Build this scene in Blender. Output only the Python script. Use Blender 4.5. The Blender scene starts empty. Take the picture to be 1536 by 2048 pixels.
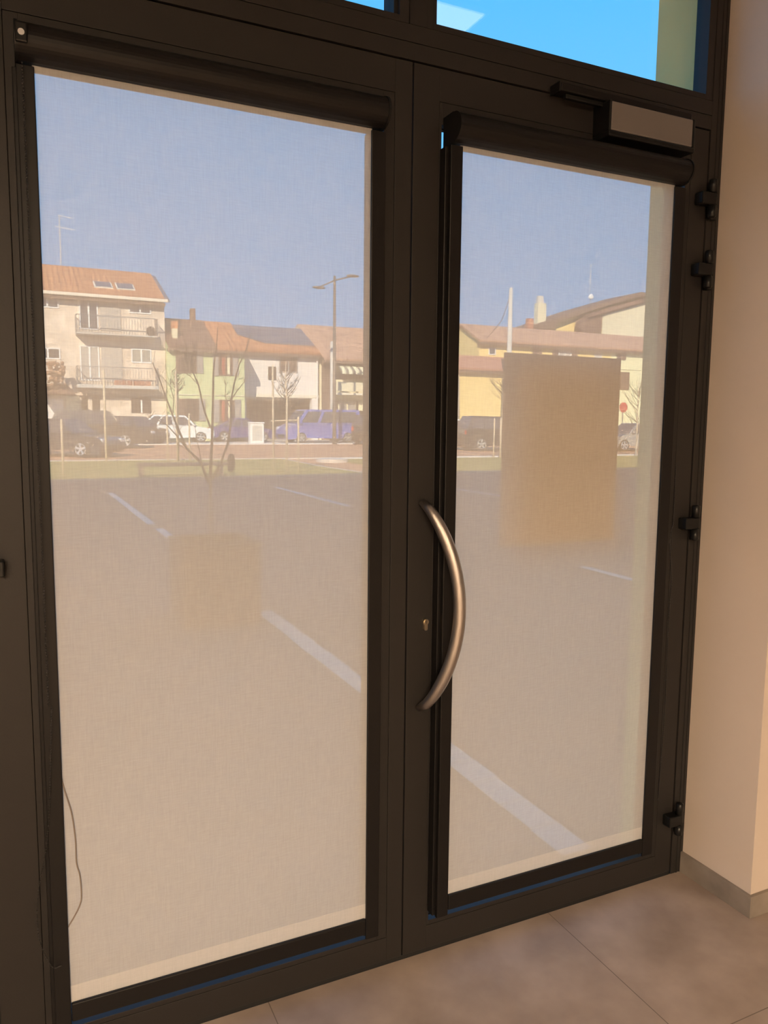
import bpy, bmesh, math, random
from mathutils import Vector, Matrix
from math import sin, cos, pi, radians
random.seed(7)
S = bpy.context.scene
COL = S.collection

# ------------------------------------------------------------------ camera
YAW, PITCH, ROLL, FPX = .4427, .1141, .0096, 1551.3
CAM = Vector((-.9304, -1.816, 1.5096))
FWD = Vector((sin(YAW)*cos(PITCH), cos(YAW)*cos(PITCH), -sin(PITCH)))
RT0 = Vector((cos(YAW), -sin(YAW), 0)); UP0 = RT0.cross(FWD)
RT = RT0*cos(ROLL) + UP0*sin(ROLL); UP = UP0*cos(ROLL) - RT0*sin(ROLL)
cd = bpy.data.cameras.new('camera'); co = bpy.data.objects.new('camera', cd); COL.objects.link(co)
co.matrix_world = Matrix(((RT.x, UP.x, -FWD.x, CAM.x), (RT.y, UP.y, -FWD.y, CAM.y), (RT.z, UP.z, -FWD.z, CAM.z), (0, 0, 0, 1)))
cd.sensor_fit = 'VERTICAL'; cd.sensor_height = 24; cd.lens = FPX/2048*24
cd.clip_start = .02; cd.clip_end = 500
S.camera = co

def at(x, y, ax, v):
    """point of the world that pixel x,y of the photograph shows, on the plane ax = v"""
    d = FWD + RT*((x-768)/FPX) - UP*((y-1024)/FPX); i = 'xyz'.index(ax)
    return CAM + d*((v-CAM[i])/d[i])

# ------------------------------------------------------------------ light
S.view_settings.view_transform = 'Standard'; S.view_settings.look = 'None'
S.view_settings.exposure = 0; S.view_settings.gamma = 1
S.view_settings.use_curve_mapping = False
w = bpy.data.worlds.new('sky'); S.world = w; w.use_nodes = True
nt = w.node_tree; nt.nodes.clear()
wo = nt.nodes.new('ShaderNodeOutputWorld'); bg = nt.nodes.new('ShaderNodeBackground')
tc = nt.nodes.new('ShaderNodeTexCoord'); sx = nt.nodes.new('ShaderNodeSeparateXYZ'); cr = nt.nodes.new('ShaderNodeValToRGB')
nt.links.new(tc.outputs['Generated'], sx.inputs[0]); nt.links.new(sx.outputs[2], cr.inputs[0])
nt.links.new(cr.outputs[0], bg.inputs[0]); nt.links.new(bg.outputs[0], wo.inputs[0])
cr.color_ramp.elements[0].position = 0; cr.color_ramp.elements[0].color = (.40, .66, 1.05, 1)
cr.color_ramp.elements[1].position = 1; cr.color_ramp.elements[1].color = (.06, .27, .75, 1)
for p_, c_ in ((.15, (.24, .60, 1.12)), (.33, (.16, .55, 1.10)), (.47, (.10, .49, 1.0)), (.65, (.08, .40, .95))):
    e = cr.color_ramp.elements.new(p_); e.color = (*c_, 1)
bg.inputs[1].default_value = 1.25
sd = bpy.data.lights.new('sun', 'SUN'); so = bpy.data.objects.new('sun', sd); COL.objects.link(so)
SUN = Vector((.45, .76, -.47)).normalized()
sd.energy = 8.5; sd.angle = radians(.6); sd.color = (1, .86, .68)
so.rotation_euler = SUN.to_track_quat('-Z', 'Y').to_euler(); so.location = (-10, -20, 25)
LAMP = 200.0          # radiance of the added warm pendant panels at the back of the room
PANEL = 4.5          # radiance of the cooler panel by the door

# ------------------------------------------------------------------ materials
def mat(name, col, rough=.7, metal=0, var=0, scale=8, bump=0, spec=None, col2=None, stretch=None, coat=0):
    m = bpy.data.materials.new(name); m.use_nodes = True; n = m.node_tree; b = n.nodes['Principled BSDF']
    b.inputs['Base Color'].default_value = (*col, 1); b.inputs['Roughness'].default_value = rough
    b.inputs['Metallic'].default_value = metal
    if spec is not None: b.inputs['Specular IOR Level'].default_value = spec
    if coat: b.inputs['Coat Weight'].default_value = coat
    if var or bump:
        t = n.nodes.new('ShaderNodeTexCoord'); mp = n.nodes.new('ShaderNodeMapping'); no = n.nodes.new('ShaderNodeTexNoise')
        n.links.new(t.outputs['Object'], mp.inputs[0]); n.links.new(mp.outputs[0], no.inputs['Vector'])
        if stretch: mp.inputs['Scale'].default_value = stretch
        no.inputs['Scale'].default_value = scale; no.inputs['Detail'].default_value = 5
        if var:
            c2 = col2 or tuple(c*(1-var) for c in col)
            r = n.nodes.new('ShaderNodeValToRGB'); r.color_ramp.elements[0].position = .32; r.color_ramp.elements[1].position = .68
            r.color_ramp.elements[0].color = (*c2, 1); r.color_ramp.elements[1].color = (*col, 1)
            n.links.new(no.outputs['Fac'], r.inputs[0]); n.links.new(r.outputs[0], b.inputs['Base Color'])
        if bump:
            bp = n.nodes.new('ShaderNodeBump'); bp.inputs['Strength'].default_value = bump; bp.inputs['Distance'].default_value = .01
            n.links.new(no.outputs['Fac'], bp.inputs['Height']); n.links.new(bp.outputs[0], b.inputs['Normal'])
    return m

def emit(name, col, s):
    m = bpy.data.materials.new(name); m.use_nodes = True; b = m.node_tree.nodes['Principled BSDF']
    b.inputs['Base Color'].default_value = (0, 0, 0, 1)
    b.inputs['Emission Color'].default_value = (*col, 1); b.inputs['Emission Strength'].default_value = s
    return m

def glass(name, tint=(.965, .98, .975), refl=.10):
    m = bpy.data.materials.new(name); m.use_nodes = True; n = m.node_tree; n.nodes.clear()
    o = n.nodes.new('ShaderNodeOutputMaterial'); mx = n.nodes.new('ShaderNodeMixShader')
    tr = n.nodes.new('ShaderNodeBsdfTransparent'); gl = n.nodes.new('ShaderNodeBsdfGlossy'); fr = n.nodes.new('ShaderNodeLayerWeight')
    tr.inputs[0].default_value = (*tint, 1); gl.inputs['Roughness'].default_value = .005; fr.inputs[0].default_value = .5
    pw = n.nodes.new('ShaderNodeMath'); pw.operation = 'POWER'; pw.inputs[1].default_value = 5; n.links.new(fr.outputs['Facing'], pw.inputs[0])
    ma = n.nodes.new('ShaderNodeMath'); ma.operation = 'MULTIPLY_ADD'; ma.inputs[1].default_value = .95; ma.inputs[2].default_value = .04; n.links.new(pw.outputs[0], ma.inputs[0])
    n.links.new(ma.outputs[0], mx.inputs[0]); n.links.new(tr.outputs[0], mx.inputs[1]); n.links.new(gl.outputs[0], mx.inputs[2])
    n.links.new(mx.outputs[0], o.inputs[0]); return m

def screen_fabric(name, openness):
    """woven sun screen: holes let the view through, the yarn scatters light from both sides"""
    m = bpy.data.materials.new(name); m.use_nodes = True; n = m.node_tree; n.nodes.clear()
    o = n.nodes.new('ShaderNodeOutputMaterial'); m1 = n.nodes.new('ShaderNodeMixShader'); m2 = n.nodes.new('ShaderNodeMixShader')
    tr = n.nodes.new('ShaderNodeBsdfTransparent'); df = n.nodes.new('ShaderNodeBsdfDiffuse'); tl = n.nodes.new('ShaderNodeBsdfTranslucent')
    df.inputs[0].default_value = (.90, .86, .78, 1); tl.inputs[0].default_value = (.86, .80, .68, 1)
    m1.inputs[0].default_value = .30
    n.links.new(df.outputs[0], m1.inputs[1]); n.links.new(tl.outputs[0], m1.inputs[2])
    t = n.nodes.new('ShaderNodeTexCoord'); out = []
    for sc in ((900, 900, 60), (60, 60, 900)):
        mp = n.nodes.new('ShaderNodeMapping'); mp.inputs['Scale'].default_value = sc
        no = n.nodes.new('ShaderNodeTexNoise'); no.inputs['Scale'].default_value = .5; no.inputs['Detail'].default_value = 2
        n.links.new(t.outputs['Object'], mp.inputs[0]); n.links.new(mp.outputs[0], no.inputs['Vector']); out.append(no)
    ad = n.nodes.new('ShaderNodeMath'); ad.operation = 'ADD'
    n.links.new(out[0].outputs['Fac'], ad.inputs[0]); n.links.new(out[1].outputs['Fac'], ad.inputs[1])
    mr = n.nodes.new('ShaderNodeMapRange'); mr.inputs['From Min'].default_value = .6; mr.inputs['From Max'].default_value = 1.4
    mr.inputs['To Min'].default_value = 1-openness-.03; mr.inputs['To Max'].default_value = 1-openness+.03
    n.links.new(ad.outputs[0], mr.inputs['Value'])
    n.links.new(mr.outputs[0], m2.inputs[0]); n.links.new(tr.outputs[0], m2.inputs[1]); n.links.new(m1.outputs[0], m2.inputs[2])
    n.links.new(m2.outputs[0], o.inputs[0]); return m

def striped(name, c1, c2, axis, freq, rough=.8, noise=.25, duty=.5):
    """object-space bands with a little noise: roof tiles, slats, awning stripes, brick courses"""
    m = bpy.data.materials.new(name); m.use_nodes = True; n = m.node_tree; b = n.nodes['Principled BSDF']
    b.inputs['Roughness'].default_value = rough
    t = n.nodes.new('ShaderNodeTexCoord'); s = n.nodes.new('ShaderNodeSeparateXYZ'); mu = n.nodes.new('ShaderNodeMath'); mu.operation = 'MULTIPLY'
    fr = n.nodes.new('ShaderNodeMath'); fr.operation = 'FRACT'; no = n.nodes.new('ShaderNodeTexNoise'); no.inputs['Scale'].default_value = 1.6
    no.inputs['Detail'].default_value = 6
    n.links.new(t.outputs['Object'], s.inputs[0]); n.links.new(s.outputs['XYZ'.index(axis)], mu.inputs[0]); mu.inputs[1].default_value = freq
    n.links.new(mu.outputs[0], fr.inputs[0]); r = n.nodes.new('ShaderNodeValToRGB')
    r.color_ramp.elements[0].position = duty-.12; r.color_ramp.elements[1].position = duty+.12
    r.color_ramp.elements[0].color = (*c1, 1); r.color_ramp.elements[1].color = (*c2, 1)
    n.links.new(fr.outputs[0], r.inputs[0]); n.links.new(t.outputs['Object'], no.inputs['Vector'])
    mx = n.nodes.new('ShaderNodeMixRGB'); mx.blend_type = 'MULTIPLY'; mx.inputs[0].default_value = 1
    nr = n.nodes.new('ShaderNodeMapRange'); nr.inputs['From Min'].default_value = .3; nr.inputs['From Max'].default_value = .7; nr.inputs['To Min'].default_value = 1-noise; nr.inputs['To Max'].default_value = 1+noise*.6
    n.links.new(no.outputs['Fac'], nr.inputs['Value'])
    n.links.new(r.outputs[0], mx.inputs[1]); n.links.new(nr.outputs[0], mx.inputs[2]); n.links.new(mx.outputs[0], b.inputs['Base Color'])
    return m

M = {}
M['frame'] = mat('anthracite_powder_coat', (.022, .0195, .0185), .5, var=.1, scale=300, bump=.03, spec=.3)
M['seal'] = mat('black_gasket', (.008, .008, .008), .7)
M['black'] = mat('black_aluminium', (.010, .009, .009), .42, var=.1, scale=200, spec=.25)
M['blackplastic'] = mat('black_plastic', (.008, .008, .008), .35, spec=.3)
M['closer'] = mat('satin_closer_cover', (.20, .18, .175), .33, metal=.3)
M['steel'] = mat('brushed_steel', (.46, .43, .41), .34, metal=1, bump=.15, scale=60, stretch=(40, 40, .6))
M['brass'] = mat('nickel_cylinder', (.70, .60, .44), .3, metal=1)
M['wall'] = mat('pinkish_plaster_paint', (.66, .575, .51), .75, var=.03, scale=5, bump=.06)
M['ceil'] = mat('grey_ceiling_paint', (.26, .26, .26), .9)
M['wallgrey'] = mat('grey_wall_paint', (.28, .27, .26), .9)
M['fabric'] = screen_fabric('screen_fabric', .58)
M['hem'] = screen_fabric('screen_fabric_double', .46)
M['glass'] = glass('clear_glass')
M['paper'] = None
M['asphalt'] = mat('asphalt', (.16, .15, .145), .9, var=.25, scale=3, bump=.2)
M['grass'] = mat('short_grass', (.40, .33, .085), .9, var=.35, scale=1.5, bump=.5)
M['brick'] = mat('red_block_paving', (.62, .31, .17), .9, var=.2, scale=.8)
M['kerb'] = mat('pale_stone', (.66, .60, .54), .85, var=.12, scale=3)
M['stone'] = mat('white_marking_stone', (.72, .69, .66), .8)
M['extwall'] = mat('yellow_green_plaster', (.98, .76, .30), .85, var=.05, scale=4)
M['chain'] = mat('dark_chain', (.02, .018, .018), .4)
M['greyline'] = mat('grey_line', (.22, .18, .15), .6)
M['white'] = mat('white_paint', (.85, .84, .82), .5)
M['glassdark'] = mat('dark_window_glass', (.07, .075, .095), .12, spec=.6)
M['wood'] = mat('pale_stake_wood', (.72, .58, .42), .8, var=.15, scale=6)
M['bark'] = mat('thin_bark', (.10, .075, .055), .9, var=.3, scale=20)
M['rail'] = mat('grey_railing_metal', (.30, .29, .28), .5, metal=.4)
M['concrete'] = mat('weathered_concrete', (.62, .60, .55), .9, var=.15, scale=2)
M['tyre'] = mat('tyre_rubber', (.03, .03, .03), .8)
M['rim'] = mat('alloy_rim', (.75, .75, .76), .3, metal=.7)
M['lampglass'] = mat('headlight_glass', (.9, .9, .92), .08, metal=.3)
M['tail'] = mat('tail_light_red', (.5, .03, .02), .2)

# floor: large concrete-look tiles with thin joints
def floor_mat(name, jx, jy, px, py):
    m = mat(name, (.46, .38, .33), .66, var=.5, scale=4.5, col2=(.30, .235, .20)); n = m.node_tree; b = n.nodes['Principled BSDF']
    src = b.inputs['Base Color'].links[0].from_socket
    t = n.nodes.new('ShaderNodeTexCoord'); s = n.nodes.new('ShaderNodeSeparateXYZ'); n.links.new(t.outputs['Object'], s.inputs[0]); outs = []
    for i, (j, p) in enumerate(((jx, px), (jy, py))):
        a = n.nodes.new('ShaderNodeMath'); a.operation = 'SUBTRACT'; n.links.new(s.outputs[i], a.inputs[0]); a.inputs[1].default_value = j
        q = n.nodes.new('ShaderNodeMath'); q.operation = 'PINGPONG'; q.inputs[1].default_value = p/2; n.links.new(a.outputs[0], q.inputs[0])
        l = n.nodes.new('ShaderNodeMath'); l.operation = 'LESS_THAN'; l.inputs[1].default_value = .0013; n.links.new(q.outputs[0], l.inputs[0]); outs.append(l)
    mx = n.nodes.new('ShaderNodeMath'); mx.operation = 'MAXIMUM'; n.links.new(outs[0].outputs[0], mx.inputs[0]); n.links.new(outs[1].outputs[0], mx.inputs[1])
    c = n.nodes.new('ShaderNodeMixRGB'); n.links.new(mx.outputs[0], c.inputs[0]); n.links.new(src, c.inputs[1]); c.inputs[2].default_value = (.17, .135, .115, 1)
    n.links.new(c.outputs[0], b.inputs['Base Color'])
    no = n.nodes.new('ShaderNodeTexNoise'); no.inputs['Scale'].default_value = 22; no.inputs['Detail'].default_value = 8
    n.links.new(t.outputs['Object'], no.inputs['Vector'])
    mr = n.nodes.new('ShaderNodeMapRange'); mr.inputs['To Min'].default_value = .42; mr.inputs['To Max'].default_value = .72
    n.links.new(no.outputs['Fac'], mr.inputs['Value']); n.links.new(mr.outputs[0], b.inputs['Roughness']); return m
M['floor'] = floor_mat('concrete_look_tiles', .509, -.562, .9, .9)
M['skirt'] = mat('tile_skirting', (.33, .285, .25), .6, var=.4, scale=7)

# ------------------------------------------------------------------ mesh helpers
ORG = {}
class MB:
    def __init__(s): s.b = bmesh.new()
    def box(s, x0, x1, y0, y1, z0, z1, bev=0):
        if x0 > x1: x0, x1 = x1, x0
        if y0 > y1: y0, y1 = y1, y0
        if z0 > z1: z0, z1 = z1, z0
        t = bmesh.new(); bmesh.ops.create_cube(t, size=1)
        for v in t.verts: v.co = Vector((x0+(v.co.x+.5)*(x1-x0), y0+(v.co.y+.5)*(y1-y0), z0+(v.co.z+.5)*(z1-z0)))
        if bev: bmesh.ops.bevel(t, geom=t.edges[:], offset=bev, segments=2, affect='EDGES', profile=.5)
        s._add(t); return s
    def _add(s, t):
        me = bpy.data.meshes.new('tmp'); t.to_mesh(me); t.free(); s.b.from_mesh(me); bpy.data.meshes.remove(me)
    def prism(s, pts, axis, a, b):
        """polygon pts (in the two other axes, x-y-z order) pushed from a to b along axis"""
        def P(u, v, h): return Vector({'x': (h, u, v), 'y': (u, h, v), 'z': (u, v, h)}[axis])
        t = bmesh.new(); A = [t.verts.new(P(u, v, a)) for u, v in pts]; B = [t.verts.new(P(u, v, b)) for u, v in pts]
        t.faces.new(A); t.faces.new(B[::-1])
        for i in range(len(pts)): t.faces.new((A[i], B[i], B[(i+1) % len(pts)], A[(i+1) % len(pts)]))
        bmesh.ops.recalc_face_normals(t, faces=t.faces[:]); s._add(t); return s
    def slab(s, quad, th, n=None):
        """four points given a thickness along -normal"""
        q = [Vector(p) for p in quad]; n = Vector(n) if n else (q[1]-q[0]).cross(q[2]-q[0]).normalized()
        t = bmesh.new(); A = [t.verts.new(p) for p in q]; B = [t.verts.new(p-n*th) for p in q]
        t.faces.new(A); t.faces.new(B[::-1])
        for i in range(len(q)): t.faces.new((A[i], B[i], B[(i+1) % len(q)], A[(i+1) % len(q)]))
        bmesh.ops.recalc_face_normals(t, faces=t.faces[:]); s._add(t); return s
    def tube(s, pts, rad, seg=8, cap=True, flat=None):
        pts = [Vector(p) for p in pts]; n = len(pts)
        rad = rad if isinstance(rad, (list, tuple)) else [rad]*n
        t = bmesh.new(); rings = []; prev = None
        for i, p in enumerate(pts):
            d = (pts[min(i+1, n-1)]-pts[max(i-1, 0)]).normalized()
            a = prev if prev else (Vector((0, 0, 1)) if abs(d.z) < .9 else Vector((1, 0, 0)))
            u = (a-d*a.dot(d)).normalized(); prev = u; v = d.cross(u)
            rings.append([t.verts.new(p+(u*cos(2*pi*k/seg)+v*sin(2*pi*k/seg))*rad[i]) for k in range(seg)])
        for i in range(n-1):
            for k in range(seg): t.faces.new((rings[i][k], rings[i][(k+1) % seg], rings[i+1][(k+1) % seg], rings[i+1][k]))
        if cap: t.faces.new(rings[0][::-1]); t.faces.new(rings[-1])
        bmesh.ops.recalc_face_normals(t, faces=t.faces[:]); s._add(t); return s
    def ball(s, c, r, sub=2, sc=(1, 1, 1)):
        t = bmesh.new(); bmesh.ops.create_icosphere(t, subdivisions=sub, radius=r)
        for v in t.verts: v.co = Vector((v.co.x*sc[0], v.co.y*sc[1], v.co.z*sc[2]))+Vector(c)
        s._add(t); return s
    def build(s, name, m, parent=None, smooth=False):
        me = bpy.data.meshes.new(name); o = bpy.data.objects.new(name, me)
        off = ORG.get(parent.name, Vector()) if parent else Vector()
        if parent:
            for v in s.b.verts: v.co -= off
        s.b.to_mesh(me); s.b.free(); me.materials.append(m)
        if smooth:
            for p in me.polygons: p.use_smooth = True
        COL.objects.link(o)
        if parent: o.parent = parent; ORG[o.name] = off
        return o

def tag(o, label=None, cat=None, group=None, kind=None):
    if label: o['label'] = label
    if cat: o['category'] = cat
    if group: o['group'] = group
    if kind: o['kind'] = kind
    return o
def thing(name, label, cat, loc=(0, 0, 0), group=None, kind=None):
    o = bpy.data.objects.new(name, None); COL.objects.link(o); o.location = loc; ORG[o.name] = Vector(loc)
    o.empty_display_size = .1
    return tag(o, label, cat, group, kind)
def struct(o): o['kind'] = 'structure'; return o
def copy_tree(o, parent=None):
    c = o.copy(); COL.objects.link(c)
    if parent: c.parent = parent
    for ch in list(o.children): copy_tree(ch, c)
    return c

# ------------------------------------------------------------------ the room shell
XW, YC = 1.069, -.2725      # right reveal wall: its plane and its convex corner
YE = at(1311, 163, 'x', XW).y   # outer edge of the reveal outdoors
HB = 12.2                   # height of this building, which shades the car park
ZC = 3.2
struct(MB().box(-3.2, 3.2, -9.8, .0, -.12, 0).build('floor', M['floor']))
struct(MB().box(-3.2, 3.2, -9.8, .06, ZC, ZC+.3).build('ceiling', M['ceil']))
struct(MB().box(XW, 3.2, YC, .08, 0, ZC).build('wall_right', M['wall']))
struct(MB().box(-3.2, -1.075, -.05, .08, 0, ZC).build('wall_left', M['wallgrey']))
struct(MB().box(-3.3, -3.2, -9.8, .08, -.1, ZC).build('wall_side_left', M['wallgrey']))
struct(MB().box(3.2, 3.3, -9.8, .08, -.1, ZC).build('wall_side_right', M['wallgrey']))
struct(MB().box(-3.3, 3.3, -9.9, -9.8, -.1, ZC).build('wall_back', M['wallgrey']))
e_ = MB(); e_.box(XW, 48, .08, YE, -.2, HB); e_.box(-26, -1.075, .08, YE, -.2, HB); e_.box(-1.075, XW, .08, YE, 3.08, HB)
struct(e_.build('wall_exterior', M['extwall']))
struct(MB().box(XW-.012, XW, YC-.012, 0, 0, .071, .0015).build('baseboard_right', M['skirt']))
struct(MB().box(XW, 3.2, YC-.012, YC, 0, .071, .0015).build('baseboard_front', M['skirt']))

# ------------------------------------------------------------------ door set
T = 2.40                    # leaf height
FY0, FY1 = 0, .075          # frame depth
fr = thing('door_1', None, None, (0, 0, 0), kind='structure')
XL = -1.0127
m = MB()
m.box(1.0175, XW, -.002, FY1, 0, 3.08, .0015)                 # right jamb
m.box(XL-.0565, XL-.0045, -.002, FY1, 0, 3.08, .0015)         # left jamb
m.build('jamb', M['frame'], fr)
m = MB(); m.box(1.0405, 1.0435, -.0035, -.001, 0, 3.08); m.box(1.056, 1.058, -.0035, -.001, 0, 3.08); m.build('jamb_groove', M['seal'], fr)
m = MB(); m.box(XL-.0045, 1.0175, -.002, FY1, 2.404, 2.444, .001); m.build('head_rail', M['frame'], fr)
m = MB(); m.box(XL-.0045, 1.0175, -.002, FY1, 2.4455, 2.486, .001); m.build('transom_rail', M['frame'], fr)
m = MB(); m.box(-.0125, .0365, -.002, FY1, 2.4868, 3.08, .001); m.build('mullion', M['frame'], fr)
m = MB(); m.box(XL, 1.0127, .002, .06, -.003, .0118); m.box(XL-.0045, 1.0175, .012, .07, 2.396, 2.46); m.box(-.05, .07, .012, .07, 2.44, 3.08)
m.box(1.008, 1.03, .012, .07, 0, 3.08); m.box(XL-.02, XL, .012, .07, 0, 3.08); m.build('gasket', M['seal'], fr)
m = MB(); m.box(XL-.0045, 1.0175, -.002, FY1, 3.03, 3.08); m.build('top_rail', M['frame'], fr)
def transom(n, x0, x1):
    w_ = thing('window_%d' % n, None, None, (0, 0, 0), kind='structure')
    gx0, gx1, gz0, gz1 = x0+.0165, x1-.027, 2.503, 3.01
    if n == 1: gx0, gx1 = x0+.027, x1-.0265
    m = MB(); m.box(x0, gx0, 0, .05, 2.4875, 3.03, .001); m.box(gx1, x1, 0, .05, 2.4875, 3.03, .001)
    m.box(gx0, gx1, 0, .05, 2.4875, gz0, .001); m.box(gx0, gx1, 0, .05, gz1, 3.03, .001); m.build('window_frame', M['frame'], w_)
    MB().box(gx0-.004, gx1+.004, .028, .034, gz0-.004, gz1+.004).build('pane', M['glass'], w_)
transom(1, XL-.004, -.0135); transom(2, .0375, 1.017)

def leaf(name, label, x0, x1, s0, s1, o0, o1):
    """s0,s1 bead seam lines; o0,o1 the glass opening"""
    d = thing(name, label, 'door leaf', ((x0+x1)/2, 0, 0))
    z0, zt = .012, T
    b0, b1 = .082, 2.32       # seam of the glazing bead, bottom and top
    g0, g1 = .095, 2.266
    m = MB(); m.box(x0, s0-.0008, 0, .06, z0, zt, .001); m.box(s1+.0008, x1, 0, .06, z0, zt, .001)
    m.box(s0-.0008, s1+.0008, 0, .06, z0, b0-.0008, .001); m.box(s0-.0008, s1+.0008, 0, .06, b1+.0008, zt, .001); m.build('leaf_frame', M['frame'], d)
    m = MB(); m.box(s0, o0, .0006, .024, b0, b1, .001); m.box(o1, s1, .0006, .024, b0, b1, .001)
    m.box(o0, o1, .0006, .024, b0, g0, .001); m.box(o0, o1, .0006, .024, g1, b1, .001); m.build('glazing_bead', M['frame'], d)
    MB().box(o0-.006, o1+.006, .0245, .0305, g0-.006, g1+.006).build('glass_pane', M['glass'], d)
    m = MB(); m.box(s0-.006, o0, .031, .045, b0-.004, b1+.004); m.box(o1, s1+.006, .031, .045, b0-.004, b1+.004); m.box(o0, o1, .031, .045, b0-.004, g0); m.box(o0, o1, .031, .045, g1, b1+.004); m.build('gasket', M['seal'], d)
    return d
leafL = leaf('glazed_door_leaf', 'dark anthracite glazed door leaf on the left, without a pull handle', XL, -.0022, -.921, -.050, -.893, -.080)
leafR = leaf('glazed_door_leaf', 'dark anthracite glazed door leaf on the right, carrying the bow pull handle', .0022, 1.0127, .077, .944, .0835, .925)

# hinges, parts of the leaf they carry
def hinge(leaf_, x, z, s=1):
    h = MB().box(x-.040*s, x+.020*s, -.034, 0, z-.019, z+.017, .004).build('hinge', M['blackplastic'], leaf_)
    MB().tube([(x+.008*s, -.026, z+.018), (x+.008*s, -.026, z+.054), (x+.008*s, -.026, z+.057)], [.0125, .0125, .009], 16).build('upper_knuckle', M['blackplastic'], h, True)
    MB().tube([(x+.008*s, -.026, z-.020), (x+.008*s, -.026, z-.052), (x+.008*s, -.026, z-.055)], [.0125, .0125, .009], 16).build('lower_knuckle', M['blackplastic'], h, True)
    MB().box(x+.012*s, x+.038*s, -.022, 0, z-.058, z-.022, .003).build('hinge_plate', M['blackplastic'], h)
for x, z in ((1.004, 2.196), (1.004, 1.987), (1.008, 1.203), (1.008, .208)): hinge(leafR, x, z)
hinge(leafL, -1.002, 1.199, -1)

# roller blinds in black cassettes
def blind(label, x0, x1, c0, c1, go0, go1, chain_side):
    b = thing('roller_blind', label, 'roller blind', ((x0+x1)/2, 0, .14), group='roller blinds on the door leaves')
    zt, zb = 2.220, .188
    prof = [(-.001, 2.281), (-.048, 2.281)]
    for k in range(9):
        a = pi/2*k/8; prof.append((-.052-.036*sin(a)*1.0, 2.245+.034*cos(a)))
    for k in range(1, 8):
        a = pi/2*k/8; prof.append((-.052-.036*cos(a), 2.245-.034*sin(a)))
    prof += [(-.052, 2.2095), (-.001, 2.2095)]
    MB().prism(prof, 'x', c0+.004, c1-.004).build('cassette', M['black'], b, False)
    for q0, q1 in ((c0, c0+.006), (c1-.006, c1)):
        MB().prism([(y*1.03, 2.245+(z-2.245)*1.05) for y, z in prof], 'x', q0, q1).build('end_cap', M['blackplastic'], b)
    for a0, a1 in ((go0, x0), (x1, go1)):
        g = MB(); g.box(a0, a1, -.047, -.040, .128, 2.205, .002); g.box(a0-(.007 if a0 == go0 else 0), a1+(.007 if a1 == go1 else 0), -.030, -.001, .128, 2.205, .002)
        g.box(a0 if a0 == go0 else a1-.008, a0+.008 if a0 == go0 else a1, -.043, -.034, .128, 2.205); g.build('side_guide', M['black'], b)
    MB().box(x0-.004, x1+.004, -.0388, -.0382, zb+.040, zt-.006).build('fabric', M['fabric'], b)
    MB().box(x0-.004, x1+.004, -.0392, -.0378, zb-.002, zb+.040).build('hem', M['hem'], b)
    MB().box(x0+.001, x1-.001, -.047, -.030, .143, zb, .003).build('bottom_bar', M['black'], b)
    return b
bl = blind('pale screen roller blind in black cassette on the left door leaf', -.8676, -.133, -.902, -.1015, -.901, -.0957, 'l')
br = blind('pale screen roller blind in black cassette on the right door leaf', .120, .8404, .0875, .868, .085, .883, 'r')

def chain(pts, r, m, name, parent):
    q = MB(); d = 0
    for i in range(len(pts)-1):
        a, b_ = Vector(pts[i]), Vector(pts[i+1]); n = max(1, int((b_-a).length/(r*3.0)))
        for k in range(n): q.ball(a+(b_-a)*(k/n), r, 1)
    q.tube(pts, r*.35, 5); return q.build(name, m, parent, True)
def spline(p, n=12):
    out = []; P = [Vector(q) for q in p]; P = [P[0]*2-P[1]]+P+[P[-1]*2-P[-2]]
    for i in range(1, len(P)-2):
        for k in range(n):
            t = k/n; a, b_, c, d = P[i-1:i+3]
            out.append(.5*((2*b_)+(c-a)*t+(2*a-5*b_+4*c-d)*t*t+(3*b_-a-3*c+d)*t**3))
    return out+[P[-2]]
chain([(-.890, -.066, 2.20), (-.890, -.066, .90)], .0021, M['chain'], 'bead_chain', bl)
chain(spline([(-.884, -.066, .90), (-.900, -.050, .62), (-.926, -.030, .46), (-.928, -.030, .36), (-.905, -.040, .29), (-.885, -.063, .30)]), .0019, M['chain'], 'bead_chain_loop', bl)
tag(MB().box(-.901, -.879, -.098, -.089, 2.226, 2.262, .003).build('chain_pulley', M['blackplastic'], bl))
MB().tube([(-.890, -.100, 2.243), (-.890, -.097, 2.243)], .006, 12).build('pulley_screw', M['rim'], bl)
MB().tube(spline([tuple(at(x, y, 'y', -.0412)) for x, y in ((117, 1535), (121, 1548), (129, 1580), (143, 1625), (151, 1680), (153, 1725), (160, 1752), (163, 1792), (159, 1812), (146, 1838), (131, 1862))], 8), .0016, 6).build('grey_curl', M['greyline'], bl, True)  # thin grey curl just in front of the fabric
chain(spline([tuple(at(x, y, 'y', -.006)) for x, y in ((1352, 935), (1347, 1040), (1343, 1060), (1340, 1100), (1343, 1160), (1339, 1220), (1335, 1300), (1330, 1420), (1324, 1500), (1316, 1600))], 6), .0019, M['chain'], 'bead_chain', br)

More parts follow.
